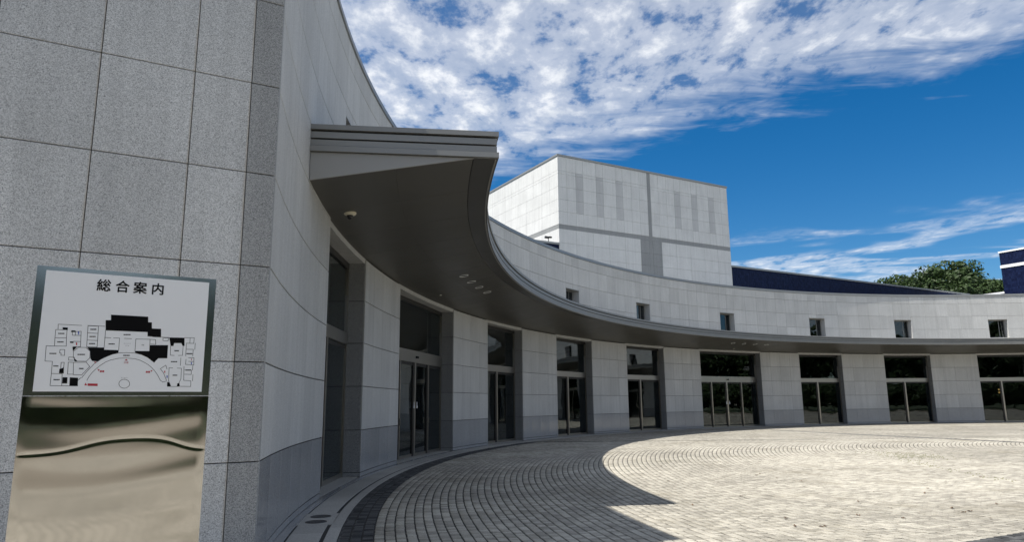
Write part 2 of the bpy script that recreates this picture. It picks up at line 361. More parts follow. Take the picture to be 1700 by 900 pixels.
# ================================================================== the ground
g = 900.0
ground = tag(obj('ground', mesh('ground', [(-g,-g,-0.012),(g,-g,-0.012),(g,g,-0.012),(-g,g,-0.012)], [(0,1,2,3)], MAT['ground'])), kind='structure')

def in_strip(x, y, S):
    x0, y0, a, half, lo, hi = S; ca, sa = math.cos(a), math.sin(a)
    al = (x-x0)*ca+(y-y0)*sa; ac = np.abs(-(x-x0)*sa+(y-y0)*ca)
    return (ac < half) & (al > lo) & (al < hi)
def project(x, y, z=0.0):
    p = np.stack([x, y, np.full_like(x, z-1.6)], -1)
    d = p@np.array(CF); return 850+1178.93*(p@np.array(CR))/d, 450-1178.93*(p@np.array(CU))/d, d
def build_setts():
    paving = tag(obj('sett_paving', mesh('mortar_bed', *mortar_bed(), MAT['mortar'])), kind='structure')
    recs = []
    def rows(r_out, pitch, width, nrow, dark, i0=0):
        for i in range(nrow):
            ro = r_out-pitch*i; rc = ro-pitch/2
            ang = width/rc
            # theta' = theta - pi as used by the shader, so that one sett is one tint
            lo, hi = (R_(130)-math.pi), (R_(212)-math.pi)
            off = (i*0.618) if not dark else rng.random()
            k0 = math.floor(lo/ang+off); k1 = math.ceil(hi/ang+off)
            k = np.arange(k0, k1)
            t0 = (k-off)*ang; t1 = t0+ang
            tc = (t0+t1)/2+math.pi
            x = OX+rc*np.cos(tc); y = OY+rc*np.sin(tc)
            ok = (y > 4.0) & (y < 31.5) & (x < 0.74*y+2.2) & (x > -5.0)
            for a, b, cx, cy in zip(t0[ok]+math.pi, t1[ok]+math.pi, x[ok], y[ok]):
                recs.append((a, b, ro-pitch, ro, cx, cy, dark))
    rows(37.64, 0.1465, 0.15, 3, True)
    rows(37.20, SETT, SETW, 190, False)
    A = np.array(recs); n = len(A)
    sa = in_strip(A[:, 4], A[:, 5], STRIP_A) | in_strip(A[:, 4], A[:, 5], STRIP_B)
    dark = (A[:, 6] > 0.5) | sa
    # corners: outer / inner radius, two angles, with uneven joints
    jr = 0.0092; jt = 0.0042
    def jit(s, *sh): return rng.normal(0, s, sh)
    rin = A[:, 2]+jr; rout = A[:, 3]-jr
    rm = (rin+rout)/2
    ta = A[:, 0]+jt/rm; tb = A[:, 1]-jt/rm
    cr = np.stack([rin, rin, rout, rout], 1)+jit(0.0022, n, 4)
    ct = np.stack([ta, tb, tb, ta], 1)+jit(0.0025, n, 4)/rm[:, None]
    z = rng.normal(0, 0.0016, n)[:, None]+jit(0.0010, n, 4)
    ch = 0.007
    def ring(inset, zz):
        r = cr+np.array([inset, inset, -inset, -inset]); t = ct+np.array([inset, -inset, -inset, inset])/rm[:, None]
        return np.stack([OX+r*np.cos(t), OY+r*np.sin(t), zz], -1)
    low = ring(0.0, np.full((n, 4), -0.0115)); midr = ring(0.0, z-0.004); top = ring(ch, z)
    V = np.concatenate([low, midr, top], 1)                                         # n,12,3
    F = []
    for a in (0, 4):
        for i in range(4): F.append((a+i, a+(i+1) % 4, a+4+(i+1) % 4, a+4+i))
    F.append((8, 9, 10, 11)); F = np.array(F)
    def np_mesh(name, idx, mat):
        m = bpy.data.meshes.new(name); vv = V[idx].reshape(-1, 3); k = len(idx)
        ff = (F[None]+12*np.arange(k)[:, None, None]).reshape(-1, 4)
        m.vertices.add(len(vv)); m.vertices.foreach_set('co', vv.ravel())
        m.loops.add(ff.size); m.loops.foreach_set('vertex_index', ff.ravel().astype(np.int32))
        m.polygons.add(len(ff)); m.polygons.foreach_set('loop_start', np.arange(0, ff.size, 4, dtype=np.int32)); m.polygons.foreach_set('loop_total', np.full(len(ff), 4, dtype=np.int32))
        m.materials.append(mat); m.update(calc_edges=True); m.validate(); return m
    px, py, d = project(A[:, 4], A[:, 5])
    vis = (px > 2) & (px < 1698) & (py < 897) & (py > 0)
    size = np.where(vis, 1/d**3, 0)
    for name, sel, mat, cnt in (('sett', ~dark, MAT['sett'], 300), ('dark_sett', dark, MAT['dark_sett'], 120)):
        idx = np.nonzero(sel)[0]; order = idx[np.argsort(-size[idx])]
        near, rest = order[:cnt], order[cnt:]
        for i in near:
            c = np.array([A[i, 4], A[i, 5], 0.0]); m = mesh(name, V[i]-c, [tuple(f) for f in F.tolist()], mat)
            obj(name, m, paving, tuple(c))
        tag(obj(name+'_field', np_mesh(name+'_field', rest, mat), paving), kind='stuff')
    print('setts', n)
def mortar_bed():
    # one sheet under the built setts
    pts = [(-5.6, 3.6)]
    vs = [(-4.9, 3.9, -0.0085), (5.4, 3.9, -0.0085), (25.6, 31.6, -0.0085), (0.2, 31.6, -0.0085), (-3.0, 20.0, -0.0085), (-4.0, 14, -0.0085)]
    # follow the edge of the dark band on the left
    arc = [(OX+37.66*math.cos(R_(t)), OY+37.66*math.sin(R_(t)), -0.0085) for t in np.linspace(154.7, 198.6, 40)]
    vs = arc+[(5.2, 4.0, -0.0085), (25.4, 31.5, -0.0085)]
    return vs, [tuple(range(len(vs)))[::-1]]
build_setts()

# border of the arc: wall strip, slabs, slot drain, kerb
border = tag(obj('stone_border', MB().mesh('stone_border', MAT['groove'])), kind='structure')
def build_border():
    b = MB(); b.sweep([(37.64, -0.011), (RW+0.02, -0.011), (RW+0.02, -0.0105), (37.64, -0.0105)], TH0+4, TH1, 140)
    border.data = b.mesh('border_bed', MAT['groove']); border.location = (OX, OY, 0)
    def seg(r0, r1, w, top, mat, name):
        m = MB(); g2 = 0.003/r0*57.3
        m.sweep([(r0, -0.0104), (r0, top-0.004), (r0+0.004, top), (r1-0.004, top), (r1, top-0.004), (r1, -0.0104)], -w/2+g2, w/2-g2, 1); return m.mesh(name, mat)
    w = 1.0
    ms = seg(37.852, 38.248, w, 0.0, MAT['slab'], 'border_slab'); mk = seg(37.642, 37.80, w*1.5, 0.0, MAT['slab'], 'kerb_stone')
    mw = seg(38.275, RW+0.015, w*1.5, 0.0, MAT['polished'], 'wall_strip')
    mh = seg(37.785, 38.272, 1.59, 0.0, MAT['slab'], 'manhole_slab')
    t = TH0+3.35
    hole = (188.65, 187.06)
    tt = hole[0]+w/2
    while tt < TH0+3.5: obj('border_slab', ms, border, None, R_(tt)); tt += w
    tt = hole[1]-w/2
    while tt > 84: obj('border_slab', ms, border, None, R_(tt)); tt -= w
    tt = TH0+3
    while tt > 84:
        obj('kerb_stone', mk, border, None, R_(tt)); obj('wall_strip', mw, border, None, R_(tt)); tt -= w*1.5
    ml = obj('manhole_slab', mh, border, None, R_((hole[0]+hole[1])/2))
    for th, r in ((187.51, 38.033), (188.26, 38.038)):
        c = MB(); c.lathe([(0.0, 0.004), (0.118, 0.004), (0.12, 0.001), (0.132, 0.001), (0.134, 0.005), (0.15, 0.005), (0.152, -0.003)], 28)
        for k in range(5):
            q = -0.08+0.04*k; c.box((q-0.006, -0.07, 0.0035), (q+0.006, 0.07, 0.0065))
        c.obj('manhole_cover', MAT['iron'], ml, (r*math.cos(R_(th-187.855)), r*math.sin(R_(th-187.855)), 0.0))
    m2 = seg(37.785, 38.272, 0.6, 0.0, MAT['slab'], 'drain_slab')
build_border()

# ================================================================== the curved hall
hall = tag(empty('curved_hall', (OX, OY, 0)), 'long curved grey granite hall with glazed bays under a dark sweeping canopy', 'building')
_slabs = {}
def arc_slab(wdeg, hgt, mat, thick=0.034, r=RW, gx=0.0022, gz=0.0075, ch=0.004):
    key = (round(wdeg, 3), round(hgt, 3), mat.name, r)
    if key in _slabs: return _slabs[key]
    hw = R_(wdeg/2); vs = []
    def ring(rr, ins):
        for s, z in ((-1, gz+ins), (1, gz+ins), (1, hgt-gz-ins), (-1, hgt-gz-ins)):
            t = s*(hw-(gx+ins)/r); vs.append((rr*math.cos(t), rr*math.sin(t), z))
    ring(r, ch); ring(r+ch, 0); ring(r+thick, 0)
    fs = [(0, 1, 2, 3)]
    for a in (0, 4): fs += [(a+i, a+4+i, a+4+(i+1) % 4, a+(i+1) % 4) for i in range(4)]
    m = mesh('facing_stone', vs, fs, mat); _slabs[key] = m; return m
def flat_slab(wid, hgt, mat, thick=0.034, gx=0.003, gz=0.006, ch=0.004):
    """front in the plane x=0, running along +y, thickness towards +x"""
    key = ('f', round(wid, 3), round(hgt, 3), mat.name, thick)
    if key in _slabs: return _slabs[key]
    vs = []
    for xx, ins in ((0, ch), (ch, 0), (thick, 0)):
        vs += [(xx, gx+ins, gz+ins), (xx, wid-gx-ins, gz+ins), (xx, wid-gx-ins, hgt-gz-ins), (xx, gx+ins, hgt-gz-ins)]
    fs = [(0, 1, 2, 3)]
    for a in (0, 4): fs += [(a+i, a+4+i, a+4+(i+1) % 4, a+(i+1) % 4) for i in range(4)]
    m = mesh('facing_stone', vs, fs, mat); _slabs[key] = m; return m
def course_mat(k): return MAT['polished'] if k <= 1 else MAT['granite']
def build_pillars():
    core = MB(); hw = 5.45/2
    core.sweep([(RW+0.034, 0.0), (RW+0.9, 0.0), (RW+0.9, 5.15), (RW+0.034, 5.15)], -hw+0.055, hw-0.055, 2)
    cm = core.mesh('pillar', MAT['joint'])
    for a, b in PILLARS:
        c = (a+b)/2
        p = obj('pillar', cm, hall, None, R_(c))
        for k in range(6):
            z0, z1 = COURSE[k], COURSE[k+1]
            for j in range(4):
                t = -hw+5.45/4*(j+0.5)
                obj('facing_stone', arc_slab(5.45/4, z1-z0, course_mat(k)), p, (0, 0, z0), R_(t))
            for s in (-1, 1):
                # stones of the reveals: radial planes at both sides
                t = s*hw
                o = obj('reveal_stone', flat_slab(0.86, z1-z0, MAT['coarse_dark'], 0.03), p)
                ct, st_ = math.cos(R_(t)), math.sin(R_(t))
                if s > 0:
                    m = Matrix(((st_, ct, 0, RW*ct+0.036*ct), (-ct, st_, 0, RW*st_+0.036*st_), (0, 0, 1, z0), (0, 0, 0, 1)))
                else:
                    m = Matrix(((-st_, ct, 0, RW*ct+0.036*ct), (ct, st_, 0, RW*st_+0.036*st_), (0, 0, 1, z0), (0, 0, 0, 1)))
                o.matrix_local = m
    # the solid ends of the arc
    for a, b in ((TH0-0.09, 184.33), (58.7, TH1)):
        c = (a+b)/2; wd = a-b; nc = 6
        core = MB(); core.sweep([(RW+0.034, 0.0), (RW+1.2, 0.0), (RW+1.2, 6.0), (RW+0.034, 6.0)], -wd/2+0.02, wd/2-0.02, 6)
        p = obj('wall_end', core.mesh('wall_end', MAT['joint']), hall, None, R_(c))
        zs = COURSE+[6.03, 6.97, 7.96, 8.95, 9.50]
        for k in range(len(zs)-1):
            for j in range(nc):
                obj('facing_stone', arc_slab(wd/nc, zs[k+1]-zs[k], course_mat(k)), p, (0, 0, zs[k]), R_(-wd/2+wd/nc*(j+0.5)))
        # reveal of the first opening
build_pillars()

WIN_Z = (6.30, 7.69)
def build_upper():
    core = MB(); prof = lambda z0, z1: [(RW+0.034, z0), (RW+0.55, z0), (RW+0.55, z1), (RW+0.034, z1)]
    cols = []                                         # (t_hi, t_lo, is_window)
    prev = TH0-0.11
    for i, (a, b) in enumerate(OPEN):
        c = (a+b)/2; h = 1.05
        core.sweep(prof(5.0, 9.52), prev, c+h, max(2, int((prev-c-h)*1.2)))
        core.sweep(prof(5.0, WIN_Z[0]), c+h, c-h, 2); core.sweep(prof(WIN_Z[1], 9.52), c+h, c-h, 2)
        prev = c-h
    core.sweep(prof(5.0, 9.52), prev, TH1, 8)
    up = core.obj('upper_wall', MAT['granite'], hall)
    # slabs
    bounds = []
    for i, (a, b) in enumerate(OPEN):
        c = (a+b)/2
        n = 2 if i in WIDE else 1
        for j in range(n): bounds.append((a-(a-c-1.05)/n*j, a-(a-c-1.05)/n*(j+1), False))
        bounds += [(c+1.05, c, True), (c, c-1.05, True)]
        for j in range(n): bounds.append((c-1.05-(c-1.05-b)/n*j, c-1.05-(c-1.05-b)/n*(j+1), False))
        if i < len(PILLARS):
            pa, pb = PILLARS[i]
            for j in range(4): bounds.append((pa-(pa-pb)/4*j, pa-(pa-pb)/4*(j+1), False))
    far = MB()
    for a, b, win in bounds:
        for k in range(4):
            z0, z1 = UPPER[k], UPPER[k+1]
            parts = [(z0, z1)]
            if win and k == 0: parts = [(z0, WIN_Z[0])]
            if win and k == 1: parts = [(WIN_Z[1], z1)]
            for q0, q1 in parts:
                wq = round(a-b, 2)
                if a < 83.5:
                    far.sweep([(RW, q0+0.006), (RW+0.036, q0+0.006), (RW+0.036, q1-0.006), (RW, q1-0.006)], a-0.01, b+0.01, 1)
                else:
                    obj('wall_slab', arc_slab(a-b, q1-q0, MAT['granite']), up, (0, 0, q0), R_((a+b)/2))
    tag(far.obj('wall_slab_field', MAT['granite'], up), kind='stuff')
    # coping, one length per bay
    n = 13; wd = (TH0-TH1)/n; m = MB()
    m.sweep([(RW-0.035, 9.503), (RW-0.035, 9.56), (RW-0.02, 9.575), (RW-0.02, 9.655), (RW+0.6, 9.66), (RW+0.6, 9.54), (RW+0.1, 9.53), (RW+0.1, 9.503)], -wd/2+0.006, wd/2-0.006, 10)
    cm = m.mesh('coping', MAT['coping'])
    for i in range(n): obj('coping', cm, up, None, R_(TH1+wd*(i+0.5)))
    # windows
    for a, b in OPEN:
        c = (a+b)/2; hy = RW*math.tan(R_(1.05))
        f = MB(); x0, x1 = RW+0.40, RW+0.47; z0, z1 = WIN_Z; t = 0.07
        hy2 = hy+0.01
        f.box((x0, -hy2, z0), (x1, -hy2+t, z1)); f.box((x0, hy2-t, z0), (x1, hy2, z1))
        f.box((x0, -hy2+t, z0), (x1, hy2-t, z0+t)); f.box((x0, -hy2+t, z1-t), (x1, hy2-t, z1))
        win = f.obj('window', MAT['fascia'], hall, None, R_(c))
        q = MB(); q.box((RW+0.43, -hy2+t, z0+t), (RW+0.442, hy2-t, z1-t)); q.obj('pane', MAT['glass'], win)
        q = MB(); q.box((RW+0.415, -0.02-0.28, z0+t), (RW+0.455, 0.02-0.28, z1-t)); q.obj('glazing_bar', MAT['fascia'], win)
        q = MB(); q.box((RW-0.015, -hy+0.004, z1+0.0), (RW+0.40, hy-0.004, z1-0.02)); q.obj('window_head', MAT['trim'], win)
build_upper()

def build_bays():
    for i, (a, b) in enumerate(OPEN):
        c = (a+b)/2; wide = i in WIDE
        xf = RW+0.36                                            # plane of the frames
        hy = xf*math.tan(R_((a-b)/2))+0.02
        root = MB(); root.box((xf, -hy, 4.86), (xf+0.10, hy, 5.12))     # head of the frame
        bay = root.obj('glazed_bay', MAT['dark_frame'], hall, None, R_(c))
        def part(name, mat, *boxes):
            q = MB()
            for bx in boxes: q.box(*bx)
            return q.obj(name, mat, bay)
        part('jamb', MAT['jamb'], ((xf, -hy, 0.0), (xf+0.10, -hy+0.09, 4.86)))
        part('jamb', MAT['jamb'], ((xf, hy-0.09, 0.0), (xf+0.10, hy, 4.86)))
        part('head_trim', MAT['trim'], ((RW+0.05, -hy+0.0, 5.075), (xf+0.02, hy, 5.125)))
        tz0, tz1 = (2.98, 3.36) if wide else (3.03, 3.30)
        part('transom', MAT['steel'], ((xf-0.03, -hy+0.09, tz0), (xf+0.12, hy-0.09, tz1)))
        part('threshold', MAT['slab'], ((RW+0.02, -hy-0.0, -0.0095), (xf+0.2, hy, 0.004)))
        part('sill', MAT['steel'], ((xf+0.01, -hy+0.09, 0.004), (xf+0.08, hy-0.09, 0.10)))
        part('upper_pane', MAT['glass'], ((xf+0.045, -hy+0.09, tz1), (xf+0.055, hy-0.09, 4.86)))
        part('side_post', MAT['fascia'], ((xf+0.0, -hy+0.09, tz1), (xf+0.06, -hy+0.15, 4.2)))
        W = 2*hy-0.18; y0 = hy-0.09                             # +y is the left side as seen from the plaza
        if wide: posts = [0.235, 0.485, 0.735]; ww = [0.07, 0.12, 0.07]
        else: posts = [0.47]; ww = [0.10]
        edges = [0.0]+posts+[1.0]
        for p, w_ in zip(posts, ww):
            yy = y0-p*W
            part('mullion', MAT['steel'], ((xf-0.02, yy-w_/2, 0.02), (xf+0.07, yy+w_/2, tz0)))
            part('door_stile', MAT['dark_frame'], ((xf+0.0, yy+w_/2, 0.02), (xf+0.06, yy+w_/2+0.11, tz0)))
        for e0, e1 in zip(edges[:-1], edges[1:]):
            ya, yb = y0-e0*W, y0-e1*W
            part('door_pane', MAT['glass'], ((xf+0.03, yb+0.03, 0.10), (xf+0.04, ya-0.03, tz0)))
            part('door_rail', MAT['dark_frame'], ((xf+0.02, yb+0.05, tz0-0.10), (xf+0.06, ya-0.05, tz0-0.005)))
        if wide:
            for dy in (-0.14, 0.14):
                q = MB(); q.box((xf-0.05, y0-0.485*W+dy-0.035, 1.52), (xf-0.021, y0-0.485*W+dy+0.035, 1.60)); q.box((xf-0.045, y0-0.485*W+dy-0.015, 1.60), (xf-0.024, y0-0.485*W+dy+0.015, 1.72)); q.obj('door_handle', MAT['white'], bay)
            for pp in (0.235, 0.735):
                part('pull_bar', MAT['steel'], ((xf-0.07, y0-pp*W+0.07, 1.02), (xf-0.045, y0-pp*W+0.095, 1.22)), ((xf-0.07, y0-pp*W+0.07, 1.04), (xf+0.0, y0-pp*W+0.095, 1.06)), ((xf-0.07, y0-pp*W+0.07, 1.18), (xf+0.0, y0-pp*W+0.095, 1.20)))
            part('door_sensor', MAT['black_plastic'], ((xf-0.07, -0.10, 3.12), (xf-0.031, 0.10, 3.19)))
    # the gallery behind the glass
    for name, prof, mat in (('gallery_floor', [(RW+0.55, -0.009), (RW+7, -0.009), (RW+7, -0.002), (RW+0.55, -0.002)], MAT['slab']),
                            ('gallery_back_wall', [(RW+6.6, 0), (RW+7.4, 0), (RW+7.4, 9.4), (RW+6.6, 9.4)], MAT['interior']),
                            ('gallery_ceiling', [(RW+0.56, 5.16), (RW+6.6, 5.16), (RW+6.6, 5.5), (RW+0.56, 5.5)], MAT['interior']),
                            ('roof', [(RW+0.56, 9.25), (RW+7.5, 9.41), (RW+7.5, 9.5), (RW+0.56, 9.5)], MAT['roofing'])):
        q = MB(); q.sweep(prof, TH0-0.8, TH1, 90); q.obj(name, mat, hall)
build_bays()

# ---- canopy
TE = 187.86
def soff(r): return 5.12+(RW-r)/(RW-35.80)*(5.565-5.12)
def build_canopy():
    core = MB(); core.sweep([(RW+0.033, 5.20), (35.84, 5.60), (RC+0.07, 5.60), (RC+0.07, 5.995), (RW+0.033, 5.995)], TE-0.02, TH1, 140)
    can = core.obj('canopy', MAT['groove'], hall)
    n = 12; wd = (TE-TH1)/n
    bands = [(0.0, 5.93, 6.012), (0.03, 5.795, 5.898), (0.03, 5.668, 5.765), (0.0, 5.568, 5.655)]
    for off, z0, z1 in bands:
        m = MB(); r0 = RC+off
        m.sweep([(r0, z0), (r0, z1), (r0+0.10, z1+(0.02 if z1 > 6 else 0)), (r0+0.10, z0)], -wd/2+0.004, wd/2-0.004, 12)
        me = m.mesh('fascia_band', MAT['fascia'])
        for i in range(n): obj('fascia_band', me, can, None, R_(TH1+wd*(i+0.5)))
        # the same bands turn round the free end of the canopy
        e = MB(); y1 = 0.09-off; e.box((r0, -0.005, z0), (RW+0.0, y1, z1)); e.obj('end_band', MAT['fascia'], can, None, R_(TE))
    e = MB(); e.sweep([(RC+0.1, 6.0), (RW+0.03, 6.0), (RW+0.03, 6.03), (RC+0.1, 6.012)], TE-0.02, TH1, 120); e.obj('canopy_top', MAT['roofing'], can)
    # flat edge strip and sloping soffit panels
    m = MB(); m.sweep([(RC+0.012, 5.563), (35.79, 5.563), (35.79, 5.59), (RC+0.012, 5.59)], -wd/2+0.006, wd/2-0.006, 12); me = m.mesh('edge_strip', MAT['soffit_dark'])
    for i in range(n): obj('edge_strip', me, can, None, R_(TH1+wd*(i+0.5)))
    m = MB(); m.sweep([(RC+0.03, 5.553), (RC+0.055, 5.553), (RC+0.055, 5.5628), (RC+0.03, 5.5628)], -wd/2+0.006, wd/2-0.006, 12); me = m.mesh('drip_bead', MAT['trim'])
    for i in range(n): obj('drip_bead', me, can, None, R_(TH1+wd*(i+0.5)))
    ns = 48; ws = (TE-TH1)/ns
    ringr = [35.80, 37.05, RW+0.03]
    for k in range(2):
        r0, r1 = ringr[k]+0.0015, ringr[k+1]-0.0015
        m = MB(); m.sweep([(r0, soff(r0)), (r1, soff(r1)), (r1, soff(r1)+0.03), (r0, soff(r0)+0.03)], -ws/2+0.005, ws/2-0.005, 3); me = m.mesh('soffit_panel', MAT['soffit'])
        for i in range(ns): obj('soffit_panel', me, can, None, R_(TH1+ws*(i+0.5)))
    # triangular closing plate at the free end
    q = MB(); pr = [(RW-0.01, 5.10), (RW-0.01, 5.56), (RC+0.40, 5.56)]
    vs = [(x, y, z) for y in (0.0, 0.035) for x, z in pr]
    q.add(vs, [(0, 1, 2), (5, 4, 3), (0, 3, 4, 1), (1, 4, 5, 2), (2, 5, 3, 0)]); q.obj('end_plate', MAT['end_plate'], can, None, R_(TE))
    # downlights over the two wide entrances
    m = MB(); m.lathe([(0.0, 0.09), (0.09, 0.09), (0.115, -0.006), (0.135, -0.008), (0.14, 0.004)], 24); lm = m.mesh('downlight', MAT['white'])
    for cth in (169.6, 121.5, 74.0):
        for j in range(4):
            th = cth+1.69*(1.5-j); r = 36.64
            o = obj('downlight', lm, can, (r*math.cos(R_(th)), r*math.sin(R_(th)), soff(r)-0.002))
            o.rotation_euler = (0, math.atan((5.565-5.12)/(RW-35.80)), R_(th))
    m = MB(); m.lathe([(0.0, -0.03), (0.05, -0.028), (0.07, -0.005), (0.075, 0.01)], 16); me = m.mesh('ceiling_sensor', MAT['trim'])
    for th in (168.9, 121.6): obj('ceiling_sensor', me, can, (37.96*math.cos(R_(th)), 37.96*math.sin(R_(th)), soff(37.96)))
build_canopy()

# ---- flat end wall at the left, with the wing behind it
C0 = Vector((OX+RW*math.cos(R_(TH0)), OY+RW*math.sin(R_(TH0)), 0)); WA = R_(29.5)
def build_end_wall():
    # local frame: +x into the wall, +y along the wall away from the corner
    wdv = Vector((-math.cos(WA), -math.sin(WA), 0)); inn = Vector((-math.sin(WA), math.cos(WA), 0))
    mw = Matrix(((inn.x, wdv.x, 0, C0.x-OX), (inn.y, wdv.y, 0, C0.y-OY), (0, 0, 1, 0), (0, 0, 0, 1)))
    L = 15.0
    b = MB(); b.box((0.034, 0.03, 0), (9.0, L, 9.5)); wall = b.obj('end_wall', MAT['joint'], hall); wall.matrix_local = mw
    zs = [0.0, 1.055, 2.06, 3.07, 4.09, 5.12, 6.13, 7.1, 8.05, 8.95, 9.50]
    ss = [0.0, 0.30, 0.872, 1.738]
    while ss[-1] < L-0.9: ss.append(ss[-1]+0.866)
    for k in range(len(zs)-1):
        for j in range(len(ss)-1):
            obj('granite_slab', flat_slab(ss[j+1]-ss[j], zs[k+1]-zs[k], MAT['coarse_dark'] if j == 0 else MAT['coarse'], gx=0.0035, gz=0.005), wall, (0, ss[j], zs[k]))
    c = MB(); c.box((-0.04, -0.02, 9.503), (9.2, L+0.2, 9.66)); c.obj('coping', MAT['coping'], wall)
    t = MB(); t.add([(0.006, 0.004, 0), (0.055, -0.015, 0), (0.06, 0.03, 0), (0.03, 0.03, 0), (0.006, 0.004, 9.5), (0.055, -0.015, 9.5), (0.06, 0.03, 9.5), (0.03, 0.03, 9.5)],
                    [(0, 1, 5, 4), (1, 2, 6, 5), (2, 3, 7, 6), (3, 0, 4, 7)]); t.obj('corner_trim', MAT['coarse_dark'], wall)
build_end_wall()

# ================================================================== stage tower and blue tiled wings
AX = Vector((-math.sin(WA), math.cos(WA), 0)); U = Vector((math.cos(WA), math.sin(WA), 0))
P0 = Vector((OX, OY, 0))+47.0*AX
def uv_box(me):
    uv = me.uv_layers.new(name='UVMap')
    for p in me.polygons:
        nx, ny, nz = (abs(c) for c in p.normal)
        for li in p.loop_indices:
            x, y, z = me.vertices[me.loops[li].vertex_index].co
            uv.data[li].uv = (x, z) if ny >= nx and ny >= nz else ((y, z) if nx >= nz else (x, y))
def build_tower():
    # local frame: +x along the front (U), +y into the building (AX)
    t = empty('stage_tower', P0, WA)
    tag(t, 'tall pale panelled stage tower rising behind the curved hall with a grey cross of bands', 'building')
    x0, x1, dep, H = -9.33, 8.67, 16.0, 20.62
    b = MB(); b.box((x0+0.05, 0.05, 0), (x1-0.05, dep, H-0.06)); b.obj('tower_core', MAT['tower_strip'], t)
    rows = [9.5, 10.53, 11.56, 12.6, 13.63, 14.72, None, 15.07, 16.09, 17.06, 18.05, 19.1, 19.34, 20.5]
    fr = [(9.5, 10.53), (10.53, 11.56), (11.56, 12.6), (12.6, 13.63), (13.63, 14.72), (15.07, 16.09), (16.09, 17.06), (17.06, 18.05), (18.05, 19.1), (19.1, 19.34), (19.34, 20.5)]
    cache = {}
    def panel(w_, h_, mat, d=0.05):
        key = (round(w_, 3), round(h_, 3), mat.name)
        if key not in cache:
            g = 0.006; c = 0.004
            vs = []
            for yy, ins in ((0, g+c), (c, g), (d, g)):
                vs += [(ins, yy, ins), (w_-ins, yy, ins), (w_-ins, yy, h_-ins), (ins, yy, h_-ins)]
            fs = [(0, 1, 2, 3)]
            for a in (0, 4): fs += [(a+i, a+4+i, a+4+(i+1) % 4, a+(i+1) % 4) for i in range(4)]
            cache[key] = mesh('wall_panel', vs, fs, mat)
        return cache[key]
    # front columns: strips of darker panels between paler ones
    def cols(edges): return list(zip(edges[:-1], edges[1:]))
    le = [x0, -8.52, -7.68, -6.99, -5.72, -5.03, -3.77, -3.08, -2.2, -1.36, -0.52]
    re = [-0.17, 0.69, 1.55, 2.41, 3.08, 4.36, 5.01, 6.34, 7.01, 7.84, x1]
    strips = {(-7.68, -6.99), (-5.72, -5.03), (-3.77, -3.08), (2.41, 3.08), (4.36, 5.01), (6.34, 7.01)}
    up = [r for r in fr if r[0] >= 15]; lo = [r for r in fr if r[0] < 15]
    for a, c in cols(le)+cols(re):
        for z0, z1 in up:
            mat = MAT['tower_strip'] if (a, c) in strips and 16 < z0 < 19.2 and z1 < 19.4 else MAT['tower']
            obj('wall_panel', panel(c-a, z1-z0, mat), t, (a, 0, z0))
    lo_e = [x0, -7.74, -6.16, -4.58, -3.0, -1.44]; hi_e = [0.80, 2.37, 3.95, 5.52, 7.1, x1]
    for a, c in cols(lo_e)+cols(hi_e):
        for z0, z1 in lo:
            if z0 < 10.5: continue
            obj('wall_panel', panel(c-a, z1-z0, MAT['tower']), t, (a, 0, z0))
    for a, c in ((-1.44, -0.52), (-0.17, 0.80)):
        for z0, z1 in lo:
            if z0 < 10.5: continue
            obj('grey_panel', panel(c-a, z1-z0, MAT['tower_dark']), t, (a, 0, z0))
    def bx(name, mat, a, b_): q = MB(); q.box(a, b_); return q.obj(name, mat, t)
    bx('grey_band', MAT['tower_dark'], (x0, 0.012, 14.725), (x1, 0.06, 15.065))
    bx('centre_band', MAT['tower_dark'], (-0.515, 0.008, 10.0), (-0.175, 0.062, 20.5))
    # lit left side
    n = 10; wd = 1.2
    for j in range(n):
        for z0, z1 in fr:
            if z0 < 12: continue
            o = obj('wall_panel', panel(wd, z1-z0, MAT['tower']), t, (x0, wd*(j+1)+0.01, z0), R_(-90))
    bx('grey_band', MAT['tower_dark'], (x0+0.012, 0.065, 14.725), (x0+0.049, dep, 15.065))
    bx('roof_coping', MAT['coping'], (x0-0.05, -0.05, 20.505), (x1+0.05, dep, 20.66))
build_tower()
def build_wing(name, label, ua, ub, H):
    t = empty(name, P0, WA); tag(t, label, 'building')
    b = MB(); b.box((ua, 0.02, 0), (ub, 18, H-0.16)); o = b.obj('tiled_wall', MAT['navy'], t); uv_box(o.data)
    b = MB(); b.box((ua, -0.06, H-0.158), (ub, 18.1, H)); b.obj('roof_coping', MAT['coping'], t)
build_wing('blue_tiled_wing', 'low navy tiled wing running right from the stage tower to the trees', 8.68, 46.0, 13.46)
build_wing('blue_tiled_wing', 'sliver of navy tiled wing to the left of the stage tower', -34.0, -9.34, 13.60)
def build_blue_block():
    t = empty('blue_tiled_block', (49.29, 70.37, 0), WA); tag(t, 'navy tiled block with two white bands at the right edge of the picture', 'building')
    # +x along U, +y along AX; the block stretches towards -y
    def bx(nm, mat, a, b_):
        q = MB(); q.box(a, b_); o = q.obj(nm, mat, t)
        if mat is MAT['navy']: uv_box(o.data)
        return o
    bx('tiled_wall', MAT['navy'], (0, -11, 0), (14, 0, 14.66)); bx('white_band', MAT['white'], (-0.05, -11.05, 14.662), (14, 0.05, 14.96))
    bx('tiled_wall', MAT['navy'], (0, -11, 14.962), (14, 0, 16.22)); bx('white_band', MAT['white'], (-0.06, -11.06, 16.222), (14, 0.06, 16.39))
    bx('low_wall', MAT['navy'], (0.3, 0.06, 0), (10, 14, 12.15)); bx('low_coping', MAT['white'], (0.25, 0.055, 12.152), (10, 14, 12.34))
build_blue_block()

